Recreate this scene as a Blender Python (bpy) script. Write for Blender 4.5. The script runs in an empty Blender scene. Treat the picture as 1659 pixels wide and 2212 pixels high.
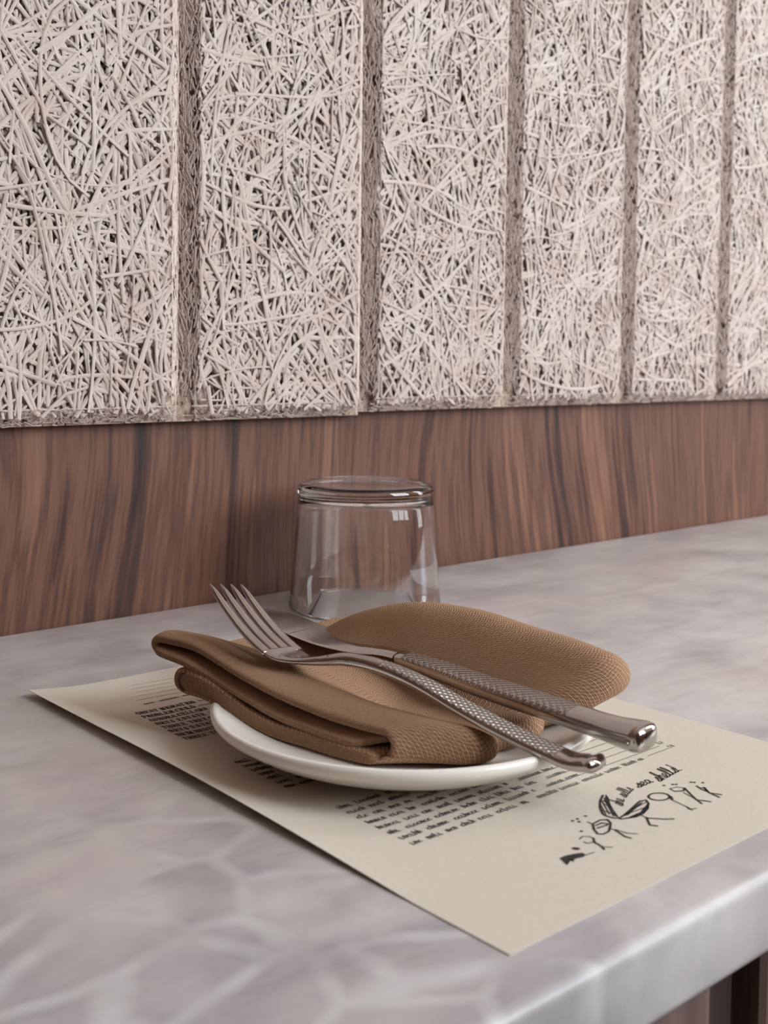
import bpy, bmesh, math, random
import numpy as np
from mathutils import Vector, Matrix, noise

# ------------------------------------------------------------------ camera, world, light, exposure
S = 0.172            # metres per unit (1 unit = height of the lens above the table top)
TZ = 0.75            # table top height
scene = bpy.context.scene
COL = scene.collection


def V(x, y, z=0.0):
    return Vector((x * S, y * S, TZ + z * S))


def make_camera():
    yaw, pitch, roll = math.radians(41.3764), math.radians(2.9720), math.radians(0.6831)
    d = Vector((math.sin(yaw) * math.cos(pitch), math.cos(yaw) * math.cos(pitch), -math.sin(pitch)))
    r = d.cross(Vector((0, 0, 1))).normalized()
    u = r.cross(d)
    r2 = math.cos(roll) * r + math.sin(roll) * u
    u2 = -math.sin(roll) * r + math.cos(roll) * u
    cam = bpy.data.cameras.new('camera')
    cam.sensor_fit = 'VERTICAL'
    cam.sensor_height = 36.0
    cam.sensor_width = 27.0
    cam.lens = 2498.06 / 2212 * 36.0
    cam.shift_y = -(1106 - 889.84) / 2212
    cam.clip_start = 0.01
    cam.dof.use_dof = True
    cam.dof.focus_distance = 3.35 * S
    cam.dof.aperture_fstop = 15.0
    ob = bpy.data.objects.new('camera', cam)
    m = Matrix((r2, u2, -d)).transposed().to_4x4()
    m.translation = V(0, 0, 1)
    ob.matrix_world = m
    COL.objects.link(ob)
    scene.camera = ob


make_camera()
vs = scene.view_settings
vs.view_transform = 'Standard'
vs.look = 'None'
vs.gamma = 1.0
vs.use_curve_mapping = False
vs.exposure = 0.0

world = bpy.data.worlds.new('overcast_sky')
scene.world = world
world.use_nodes = True
bg = world.node_tree.nodes['Background']
bg.inputs[0].default_value = (0.85, 0.93, 1.0, 1)
bg.inputs[1].default_value = 19.4

RX, LX, FY, CZ = 2.6, -1.4, -1.6, 2.9        # room: right wall, left wall, front wall, ceiling
WALLY = 3.8627 * S
# (axis, wall coordinate, from, to, sill, head)
WINDOWS = [('x', RX, -0.85, -0.25, 0.80, 2.80), ('y', FY, 0.70, 2.25, 1.25, 2.85)]
for ax, c, a, b, z0, z1 in WINDOWS:
    ld = bpy.data.lights.new('window_portal', 'AREA')
    ld.shape = 'RECTANGLE'
    ld.size, ld.size_y = b - a, z1 - z0
    ld.cycles.is_portal = True
    lo = bpy.data.objects.new('window_portal', ld)
    if ax == 'x':
        lo.location = (c + 0.0, (a + b) / 2, (z0 + z1) / 2)
        lo.rotation_euler = (math.pi / 2, 0, math.pi / 2)      # faces -X
    else:
        lo.location = ((a + b) / 2, c - 0.0, (z0 + z1) / 2)
        lo.rotation_euler = (-math.pi / 2, 0, math.pi)          # faces +Y
    COL.objects.link(lo)

# ------------------------------------------------------------------ helpers
random.seed(7)
rng = np.random.default_rng(11)


def srgb(r, g, b):
    f = lambda c: (c / 255 / 12.92) if c / 255 <= 0.04045 else ((c / 255 + 0.055) / 1.055) ** 2.4
    return (f(r), f(g), f(b), 1)


class Mat:
    """small node-graph helper"""
    def __init__(self, name):
        self.m = bpy.data.materials.new(name)
        self.m.use_nodes = True
        self.t = self.m.node_tree
        self.b = self.t.nodes['Principled BSDF']

    def n(self, kind, **kw):
        nd = self.t.nodes.new(kind)
        for k, v in kw.items():
            if k.startswith('_'):
                setattr(nd, k[1:], v)
            else:
                key = int(k[1:]) if k[0] == 'i' and k[1:].isdigit() else k
                s = nd.inputs[key]
                if hasattr(v, 'is_output'):
                    self.t.links.new(v, s)
                else:
                    s.default_value = v
        return nd

    def math(self, op, a, b=0.0, c=None, clamp=False):
        nd = self.t.nodes.new('ShaderNodeMath')
        nd.operation = op
        nd.use_clamp = clamp
        for i, v in enumerate((a, b) if c is None else (a, b, c)):
            if hasattr(v, 'is_output'):
                self.t.links.new(v, nd.inputs[i])
            else:
                nd.inputs[i].default_value = v
        return nd.outputs[0]

    def ramp(self, fac, stops, interp='LINEAR'):
        nd = self.t.nodes.new('ShaderNodeValToRGB')
        cr = nd.color_ramp
        cr.interpolation = interp
        while len(cr.elements) < len(stops):
            cr.elements.new(0.5)
        for e, (p, c) in zip(cr.elements, stops):
            e.position = p
            e.color = c if len(c) == 4 else (*c, 1)
        self.t.links.new(fac, nd.inputs[0])
        return nd.outputs[0]

    def mix(self, fac, a, b, mode='MIX'):
        nd = self.t.nodes.new('ShaderNodeMix')
        nd.data_type = 'RGBA'
        nd.blend_type = mode
        for s, v in ((nd.inputs[0], fac), (nd.inputs[6], a), (nd.inputs[7], b)):
            if hasattr(v, 'is_output'):
                self.t.links.new(v, s)
            else:
                s.default_value = v
        return nd.outputs[2]

    def set(self, name, v):
        s = self.b.inputs[name]
        if hasattr(v, 'is_output'):
            self.t.links.new(v, s)
        else:
            s.default_value = v

    def bump(self, h, strength=0.3, dist=0.001, normal=None):
        nd = self.n('ShaderNodeBump', Strength=strength, Distance=dist, Height=h)
        if normal is not None:
            self.t.links.new(normal, nd.inputs['Normal'])
        return nd.outputs[0]

    def coord(self, which='Object', scale=(1, 1, 1), rot=(0, 0, 0), loc=(0, 0, 0)):
        tc = self.n('ShaderNodeTexCoord')
        mp = self.n('ShaderNodeMapping', Vector=tc.outputs[which], Scale=scale, Rotation=rot, Location=loc)
        return mp.outputs[0]

    def noise(self, vec, scale, detail=4, rough=0.55, dist=0.0):
        return self.n('ShaderNodeTexNoise', Vector=vec, Scale=scale, Detail=detail, Roughness=rough, Distortion=dist).outputs[0]


def plain(name, col, rough=0.6, metal=0.0):
    M = Mat(name)
    M.set('Base Color', col)
    M.set('Roughness', rough)
    M.set('Metallic', metal)
    return M.m


def link(name, mesh, mat=None, parent=None, smooth=False, kind=None):
    o = bpy.data.objects.new(name, mesh)
    COL.objects.link(o)
    if mat is not None:
        for m in (mat if isinstance(mat, (list, tuple)) else [mat]):
            mesh.materials.append(m)
    if parent is not None:
        o.parent = parent
    if smooth:
        mesh.polygons.foreach_set('use_smooth', [True] * len(mesh.polygons))
    if kind:
        o['kind'] = kind
    return o


def pymesh(name, verts, faces):
    me = bpy.data.meshes.new(name)
    me.from_pydata([tuple(v) for v in verts], [], [tuple(f) for f in faces])
    me.update()
    return me


def arrmesh(name, verts, quads):
    """fast mesh from numpy arrays"""
    me = bpy.data.meshes.new(name)
    nv, nq = len(verts), len(quads)
    me.vertices.add(nv)
    me.vertices.foreach_set('co', np.asarray(verts, np.float32).ravel())
    me.loops.add(nq * 4)
    me.loops.foreach_set('vertex_index', np.asarray(quads, np.int32).ravel())
    me.polygons.add(nq)
    me.polygons.foreach_set('loop_start', np.arange(0, nq * 4, 4, dtype=np.int32))
    me.polygons.foreach_set('loop_total', np.full(nq, 4, np.int32))
    me.update(calc_edges=True)
    me.validate()
    return me


def boxmesh(name, x0, x1, y0, y1, z0, z1, bevel=0.0, seg=2):
    bm = bmesh.new()
    bmesh.ops.create_cube(bm, size=1.0)
    for v in bm.verts:
        v.co = Vector(((x0 + x1) / 2 + v.co.x * (x1 - x0), (y0 + y1) / 2 + v.co.y * (y1 - y0), (z0 + z1) / 2 + v.co.z * (z1 - z0)))
    if bevel:
        bmesh.ops.bevel(bm, geom=list(bm.edges), offset=bevel, segments=seg, profile=0.5, affect='EDGES')
    me = bpy.data.meshes.new(name)
    bm.to_mesh(me)
    bm.free()
    return me


def tag(o, label, cat, group=None):
    o['label'] = label
    o['category'] = cat
    if group:
        o['group'] = group
    return o


def empty(name, loc):
    o = bpy.data.objects.new(name, None)
    o.location = loc
    o.empty_display_size = 0.02
    COL.objects.link(o)
    return o


def interp(xs, ys, x):
    """smooth (Catmull-Rom style) interpolation through control values"""
    xs = np.asarray(xs, float)
    ys = np.asarray(ys, float)
    m = np.gradient(ys, xs)
    x = np.clip(x, xs[0], xs[-1])
    i = np.clip(np.searchsorted(xs, x) - 1, 0, len(xs) - 2)
    h = xs[i + 1] - xs[i]
    t = (x - xs[i]) / h
    return ((2 * t ** 3 - 3 * t ** 2 + 1) * ys[i] + (t ** 3 - 2 * t ** 2 + t) * h * m[i]
            + (-2 * t ** 3 + 3 * t ** 2) * ys[i + 1] + (t ** 3 - t ** 2) * h * m[i + 1])


# ------------------------------------------------------------------ materials
def mat_veneer():
    M = Mat('walnut_veneer')
    v0 = M.coord('Object')
    # slow sideways drift of the grain with height gives the cathedral figure
    warp = M.noise(M.coord('Object', (3.0, 1, 2.6)), 1.0, 1, 0.5)
    sep = M.n('ShaderNodeSeparateXYZ', Vector=v0)
    x = M.math('ADD', sep.outputs[0], M.math('MULTIPLY', M.math('SUBTRACT', warp, 0.5), 0.13))
    comb = M.n('ShaderNodeCombineXYZ', X=x, Y=0.0, Z=M.math('MULTIPLY', sep.outputs[2], 0.05))
    broad = M.noise(comb.outputs[0], 22.0, 3, 0.6)
    fine = M.noise(comb.outputs[0], 95.0, 5, 0.65)
    vfine = M.noise(M.coord('Object', (420, 1, 9)), 1.0, 3, 0.6)
    f = M.math('ADD', M.math('MULTIPLY', broad, 0.55), M.math('MULTIPLY', fine, 0.45))
    col = M.ramp(f, [(0.37, srgb(40, 23, 18)), (0.43, srgb(74, 45, 35)), (0.49, srgb(112, 75, 57)), (0.53, srgb(84, 53, 41)), (0.57, srgb(116, 79, 60)), (0.66, srgb(140, 102, 80))])
    col = M.mix(0.35, col, M.ramp(vfine, [(0.3, (0.55, 0.55, 0.55)), (0.7, (1.15, 1.15, 1.15))]), 'MULTIPLY')
    M.set('Base Color', col)
    M.set('Roughness', 0.5)
    M.set('Specular IOR Level', 0.3)
    M.set('Normal', M.bump(vfine, 0.08, 0.0004))
    return M.m


def mat_strand():
    M = Mat('wood_wool_strand')
    v = M.coord('Object')
    n1 = M.noise(v, 30.0, 3)
    n2 = M.noise(v, 600.0, 3)
    col = M.ramp(n1, [(0.3, srgb(192, 173, 160)), (0.7, srgb(205, 190, 179))])
    col = M.mix(0.25, col, M.ramp(n2, [(0.3, (0.7, 0.68, 0.66)), (0.7, (1.08, 1.08, 1.08))]), 'MULTIPLY')
    M.set('Base Color', col)
    M.set('Roughness', 0.85)
    return M.m


def mat_cut():
    M = Mat('cut_wood_wool')
    n = M.noise(M.coord('Object'), 500.0, 3)
    M.set('Base Color', M.ramp(n, [(0.3, srgb(192, 171, 156)), (0.7, srgb(216, 200, 188))]))
    M.set('Roughness', 0.95)
    return M.m


def mat_core():
    M = Mat('wood_wool_core')
    v = M.coord('Object')
    n1 = M.noise(M.coord('Object', (1, 1, 0.35)), 420.0, 4, 0.6)
    vo = M.n('ShaderNodeTexVoronoi', Vector=M.coord('Object', (1, 1, 0.55)), Scale=430.0)
    holes = M.ramp(vo.outputs['Distance'], [(0.16, (0, 0, 0)), (0.32, (1, 1, 1))])
    sparse = M.ramp(M.noise(v, 170.0, 2), [(0.45, (0, 0, 0)), (0.55, (1, 1, 1))])
    dark = M.math('MAXIMUM', holes, sparse)
    col = M.ramp(n1, [(0.3, srgb(150, 124, 107)), (0.5, srgb(188, 165, 149)), (0.7, srgb(206, 187, 173))])
    col = M.mix(dark, srgb(62, 44, 36), col)
    M.set('Base Color', col)
    M.set('Roughness', 0.95)
    h = M.math('MULTIPLY', M.math('ADD', n1, 0.3), dark)
    M.set('Normal', M.bump(h, 0.9, 0.0015))
    return M.m


def mat_marble():
    M = Mat('rose_grey_marble')
    v = M.coord('Object')
    wn = M.n('ShaderNodeTexNoise', Vector=v, Scale=7.0, Detail=4.0, Roughness=0.55)
    wv = M.n('ShaderNodeVectorMath', _operation='MULTIPLY_ADD')
    M.t.links.new(wn.outputs['Color'], wv.inputs[0])
    wv.inputs[1].default_value = (0.035, 0.035, 0.0)
    M.t.links.new(v, wv.inputs[2])
    warped = wv.outputs[0]
    mp = M.n('ShaderNodeMapping', Vector=warped, Rotation=(0, 0, math.radians(4)), Scale=(24.0, 30.0, 1.0))
    cell = M.n('ShaderNodeTexVoronoi', Vector=mp.outputs[0], Scale=1.0, _feature='DISTANCE_TO_EDGE')
    vein = M.ramp(cell.outputs['Distance'], [(0.0, (1, 1, 1)), (0.04, (0.8, 0.8, 0.8)), (0.11, (0, 0, 0))])
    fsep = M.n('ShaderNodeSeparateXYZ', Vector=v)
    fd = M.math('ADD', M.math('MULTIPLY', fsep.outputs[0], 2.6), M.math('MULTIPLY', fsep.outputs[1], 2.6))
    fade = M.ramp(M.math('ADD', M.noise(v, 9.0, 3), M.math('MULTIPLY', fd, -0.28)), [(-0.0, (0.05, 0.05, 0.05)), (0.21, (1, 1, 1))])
    vein = M.math('MULTIPLY', vein, fade)
    cloud = M.noise(warped, 16.0, 5, 0.6)
    col = M.ramp(cloud, [(0.32, srgb(168, 160, 160)), (0.50, srgb(192, 184, 182)), (0.70, srgb(208, 201, 198))])
    pink = M.ramp(M.noise(M.coord('Object', (5, 9, 1), loc=(3.1, 1.7, 0)), 1.0, 4, 0.6), [(0.46, (0, 0, 0)), (0.68, (1, 1, 1))])
    col = M.mix(M.math('MULTIPLY', pink, 0.42), col, srgb(200, 178, 175))
    streak = M.noise(M.n('ShaderNodeMapping', Vector=warped, Rotation=(0, 0, math.radians(-12)), Scale=(16, 90, 1)).outputs[0], 1.0, 5, 0.65)
    col = M.mix(0.42, col, M.ramp(streak, [(0.32, (0.66, 0.65, 0.67)), (0.5, (1.0, 1.0, 1.0)), (0.7, (1.12, 1.12, 1.11))]), 'MULTIPLY')
    # multiply the slab darker and slightly greyer towards its veined front-left corner
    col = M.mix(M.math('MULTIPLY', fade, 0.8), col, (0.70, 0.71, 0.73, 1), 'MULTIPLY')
    col = M.mix(M.math('MULTIPLY', M.math('MULTIPLY', vein, M.ramp(M.noise(v, 34.0, 2), [(0.36, (0.25, 0.25, 0.25)), (0.60, (1, 1, 1))])), 0.48), col, srgb(216, 216, 213))
    M.set('Base Color', col)
    M.set('Roughness', 0.36)
    return M.m


def mat_cloth():
    M = Mat('brown_woven_cloth')
    tc = M.n('ShaderNodeTexCoord')
    jit = M.n('ShaderNodeTexNoise', Vector=tc.outputs['UV'], Scale=260.0, Detail=2.0)
    juv = M.n('ShaderNodeVectorMath', _operation='MULTIPLY_ADD')
    M.t.links.new(jit.outputs['Color'], juv.inputs[0])
    juv.inputs[1].default_value = (0.0016, 0.0016, 0)
    M.t.links.new(tc.outputs['UV'], juv.inputs[2])
    sep = M.n('ShaderNodeSeparateXYZ', Vector=juv.outputs[0])      # UV in metres, threads slightly uneven
    k = 2 * math.pi / 0.00125
    su = M.math('SINE', M.math('MULTIPLY', sep.outputs[0], k))
    sv = M.math('SINE', M.math('MULTIPLY', sep.outputs[1], k))
    uv2 = M.math('SINE', M.math('MULTIPLY', M.math('ADD', sep.outputs[0], sep.outputs[1]), k * 0.5))
    h = M.math('ADD', M.math('MULTIPLY', M.math('MULTIPLY', su, sv), 0.7), M.math('MULTIPLY', uv2, 0.3))
    n = M.noise(tc.outputs['UV'], 2600.0, 2)
    h2 = M.math('ADD', h, M.math('MULTIPLY', M.math('SUBTRACT', n, 0.5), 1.3))
    f = M.math('MULTIPLY_ADD', h2, 0.35, 0.5, clamp=True)
    col = M.ramp(f, [(0.12, srgb(72, 48, 32)), (0.5, srgb(158, 120, 91)), (0.88, srgb(202, 164, 131))])
    M.set('Base Color', col)
    M.set('Roughness', 0.95)
    M.set('Sheen Weight', 0.25)
    M.set('Sheen Roughness', 0.6)
    M.set('Sheen Tint', srgb(200, 160, 120))
    M.set('Normal', M.bump(h2, 0.6, 0.0005))
    return M.m


def mat_cloth_edge():
    M = Mat('brown_cloth_edge')
    n = M.noise(M.coord('Object'), 1500.0, 3)
    M.set('Base Color', M.ramp(n, [(0.3, srgb(114, 85, 62)), (0.7, srgb(148, 115, 87))]))
    M.set('Roughness', 0.95)
    M.set('Normal', M.bump(n, 0.3, 0.0004))
    return M.m


def mat_steel(name, rough=0.14):
    M = Mat(name)
    n = M.noise(M.coord('Object', (60, 60, 60)), 1.0, 3)
    M.set('Base Color', srgb(186, 180, 176))
    M.set('Metallic', 1.0)
    M.set('Roughness', M.n('ShaderNodeMapRange', Value=n, i3=rough * 0.8, i4=rough * 1.3).outputs[0])
    return M.m


def mat_hammered(name, a0, a1, pitch=0.0026):
    """steel whose upper face between a0 and a1 (metres along UV.x) is dimpled"""
    M = Mat(name)
    tc = M.n('ShaderNodeTexCoord')
    sep = M.n('ShaderNodeSeparateXYZ', Vector=tc.outputs['UV'])
    k = math.pi / pitch
    a = M.math('MULTIPLY', M.math('ADD', sep.outputs[0], sep.outputs[1]), k * 0.75)
    b = M.math('MULTIPLY', M.math('SUBTRACT', sep.outputs[0], sep.outputs[1]), k * 0.75)
    h = M.math('ABSOLUTE', M.math('MULTIPLY', M.math('SINE', a), M.math('SINE', b)))
    up = M.n('ShaderNodeSeparateXYZ', Vector=M.n('ShaderNodeNewGeometry').outputs['Normal'])
    # the chased pattern covers only the flat upper face of the handle
    mask = M.math('MULTIPLY', M.math('GREATER_THAN', sep.outputs[0], a0), M.math('LESS_THAN', sep.outputs[0], a1))
    top = M.n('ShaderNodeAttribute', _attribute_name='upper')
    mask = M.math('MULTIPLY', mask, top.outputs['Fac'])
    M.set('Base Color', srgb(186, 180, 176))
    M.set('Metallic', 1.0)
    M.set('Roughness', M.math('MULTIPLY_ADD', mask, 0.14, 0.15))
    M.set('Normal', M.bump(M.math('MULTIPLY', h, mask), 0.8, 0.0008))
    return M.m


def mat_glass():
    M = Mat('clear_glass')
    M.set('Base Color', (0.985, 0.99, 0.985, 1))
    M.set('Roughness', 0.0)
    M.set('IOR', 1.5)
    M.set('Transmission Weight', 1.0)
    return M.m


def mat_pane():
    M = Mat('window_pane')
    t = M.n('ShaderNodeBsdfTransparent')
    g = M.n('ShaderNodeBsdfGlossy', Roughness=0.02)
    mx = M.n('ShaderNodeMixShader', Fac=0.06)
    M.t.links.new(t.outputs[0], mx.inputs[1])
    M.t.links.new(g.outputs[0], mx.inputs[2])
    M.t.links.new(mx.outputs[0], M.t.nodes['Material Output'].inputs[0])
    return M.m


def mat_paper():
    M = Mat('cream_paper')
    n = M.noise(M.coord('Object'), 900.0, 3)
    M.set('Base Color', M.ramp(n, [(0.3, srgb(208, 196, 181)), (0.7, srgb(214, 203, 189))]))
    M.set('Roughness', 0.75)
    return M.m


def mat_ceramic():
    M = Mat('white_glazed_ceramic')
    n = M.noise(M.coord('Object'), 40.0, 3)
    M.set('Base Color', M.ramp(n, [(0.3, srgb(234, 228, 218)), (0.7, srgb(238, 233, 225))]))
    M.set('Roughness', 0.22)
    return M.m


def mat_paint(name, c):
    M = Mat(name)
    n = M.noise(M.coord('Object'), 120.0, 4)
    M.set('Base Color', c)
    M.set('Roughness', 0.8)
    M.set('Normal', M.bump(n, 0.05, 0.001))
    return M.m


def mat_slat():
    M = Mat('brown_stained_timber')
    n = M.noise(M.coord('Object', (60, 60, 3)), 1.0, 4)
    M.set('Base Color', M.ramp(n, [(0.3, srgb(96, 74, 70)), (0.7, srgb(128, 104, 100))]))
    M.set('Roughness', 0.5)
    return M.m


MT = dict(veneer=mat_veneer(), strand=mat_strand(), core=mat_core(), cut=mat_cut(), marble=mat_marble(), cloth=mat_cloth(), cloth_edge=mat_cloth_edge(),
          steel=mat_steel('polished_steel'), blade=mat_steel('blade_steel', 0.10), glass=mat_glass(), pane=mat_pane(),
          paper=mat_paper(), ceramic=mat_ceramic(), slat=mat_slat(),
          plaster=mat_paint('warm_white_plaster', srgb(128, 94, 72)), ceilpaint=mat_paint('ceiling_paint', srgb(205, 196, 186)),
          floor=mat_paint('grey_floor', srgb(66, 52, 44)), frame=plain('dark_window_frame', srgb(45, 40, 38), 0.5),
          ink=plain('black_ink', srgb(38, 34, 34), 0.8), faint=plain('grey_ink', srgb(120, 112, 104), 0.8),
          sheen=plain('pale_ink', srgb(224, 214, 200), 0.6), thread=plain('dark_thread', srgb(78, 54, 40), 0.9))

# ------------------------------------------------------------------ room shell
def struct(name, me, mat, parent=None, smooth=False):
    o = link(name, me, mat, parent, smooth)
    if parent is None:
        o['kind'] = 'structure'
    return o


TH = 0.12
struct('floor', boxmesh('floor', LX - TH, RX + TH, FY - TH, WALLY + TH, -0.1, 0.0), MT['floor'])
struct('ceiling', boxmesh('ceiling', LX - TH, RX + TH, FY - TH, WALLY + TH, CZ, CZ + 0.1), MT['ceilpaint'])
wall_back = struct('wall_back', boxmesh('wall_back', LX - TH, RX + TH, WALLY + 0.006, WALLY + TH, 0, CZ), MT['plaster'])
struct('wall_left', boxmesh('wall_left', LX - TH, LX, FY, WALLY, 0, CZ), MT['plaster'])


def holed_wall(name, ax, c, lo, hi, wins):
    """wall slab pierced by the window openings, joined from solid piers"""
    bm = bmesh.new()
    cuts = []
    cur = lo
    for a, b, z0, z1 in sorted(wins):
        cuts += [(cur, a, 0, CZ), (a, b, 0, z0), (a, b, z1, CZ)]
        cur = b
    cuts.append((cur, hi, 0, CZ))
    for a, b, z0, z1 in cuts:
        if ax == 'x':
            me = boxmesh('t', c, c + TH, a, b, z0, z1)
        else:
            me = boxmesh('t', a, b, c - TH, c, z0, z1)
        bm.from_mesh(me)
        bpy.data.meshes.remove(me)
    me = bpy.data.meshes.new(name)
    bm.to_mesh(me)
    bm.free()
    return struct(name, me, MT['plaster'])


holed_wall('wall_right', 'x', RX, FY, WALLY, [w[2:] for w in WINDOWS if w[0] == 'x'])
holed_wall('wall_front', 'y', FY, LX, RX, [w[2:] for w in WINDOWS if w[0] == 'y'])
for wi, (ax, c, a, b, z0, z1) in enumerate(WINDOWS):
    def bar(p0, p1, q0, q1, name, mat, parent=None, t0=0.03, t1=0.08):
        if ax == 'x':
            me = boxmesh(name, c + t0, c + t1, p0, p1, q0, q1)
        else:
            me = boxmesh(name, p0, p1, c - t1, c - t0, q0, q1)
        return link(name, me, mat, parent)
    sill = bar(a, b, z0, z0 + 0.05, 'window_%d' % (wi + 1), MT['frame'])
    sill['kind'] = 'structure'
    bar(a, b, z1 - 0.05, z1, 'head_rail', MT['frame'], sill)
    n = 3
    for i in range(n + 1):
        x = a + (b - a) * i / n
        x0 = min(max(x - 0.03, a), b - 0.06)
        bar(x0, x0 + 0.06, z0 + 0.05, z1 - 0.05, 'mullion', MT['frame'], sill)
    for i in range(n):
        bar(a + (b - a) * i / n + 0.03, a + (b - a) * (i + 1) / n - 0.03, z0 + 0.05, z1 - 0.05, 'pane', MT['pane'], sill, 0.05, 0.056)

# timber veneer band between table and wood-wool boards
link('wood_veneer', boxmesh('wood_veneer', LX, RX, WALLY, WALLY + 0.006, 0.0, TZ + 1.2 * S), MT['veneer'], wall_back)

# wood-wool boards: V-jointed, with real strands
PITCH, CH, PFRONT, PTOP = 0.897 * S, 0.063 * S, WALLY - 0.12 * S, 4.2 * S


def panel_body(zb):
    """chamfered board, local x 0..PITCH, y 0 = front face, +y into wall, z from table level"""
    x1, yb, z1 = PITCH, 0.12 * S, PTOP
    ring = lambda z, xi, y: [(xi, y, z), (x1 - xi, y, z)]
    v = [(CH, 0, zb + CH), (x1 - CH, 0, zb + CH), (x1 - CH, 0, z1 - CH), (CH, 0, z1 - CH),
         (0, CH, zb), (x1, CH, zb), (x1, CH, z1), (0, CH, z1),
         (0, yb, zb), (x1, yb, zb), (x1, yb, z1), (0, yb, z1)]
    f = [(0, 1, 2, 3), (0, 4, 5, 1), (1, 5, 6, 2), (2, 6, 7, 3), (3, 7, 4, 0),
         (4, 8, 9, 5), (5, 9, 10, 6), (6, 10, 11, 7), (7, 11, 8, 4), (8, 11, 10, 9)]
    # the face behind the strands sits a little deeper so gaps read as holes
    v = [(a, b + (0.0085 if i < 4 else 0.0), c) for i, (a, b, c) in enumerate(v)]
    return pymesh('acoustic_panel', v, f)


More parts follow.
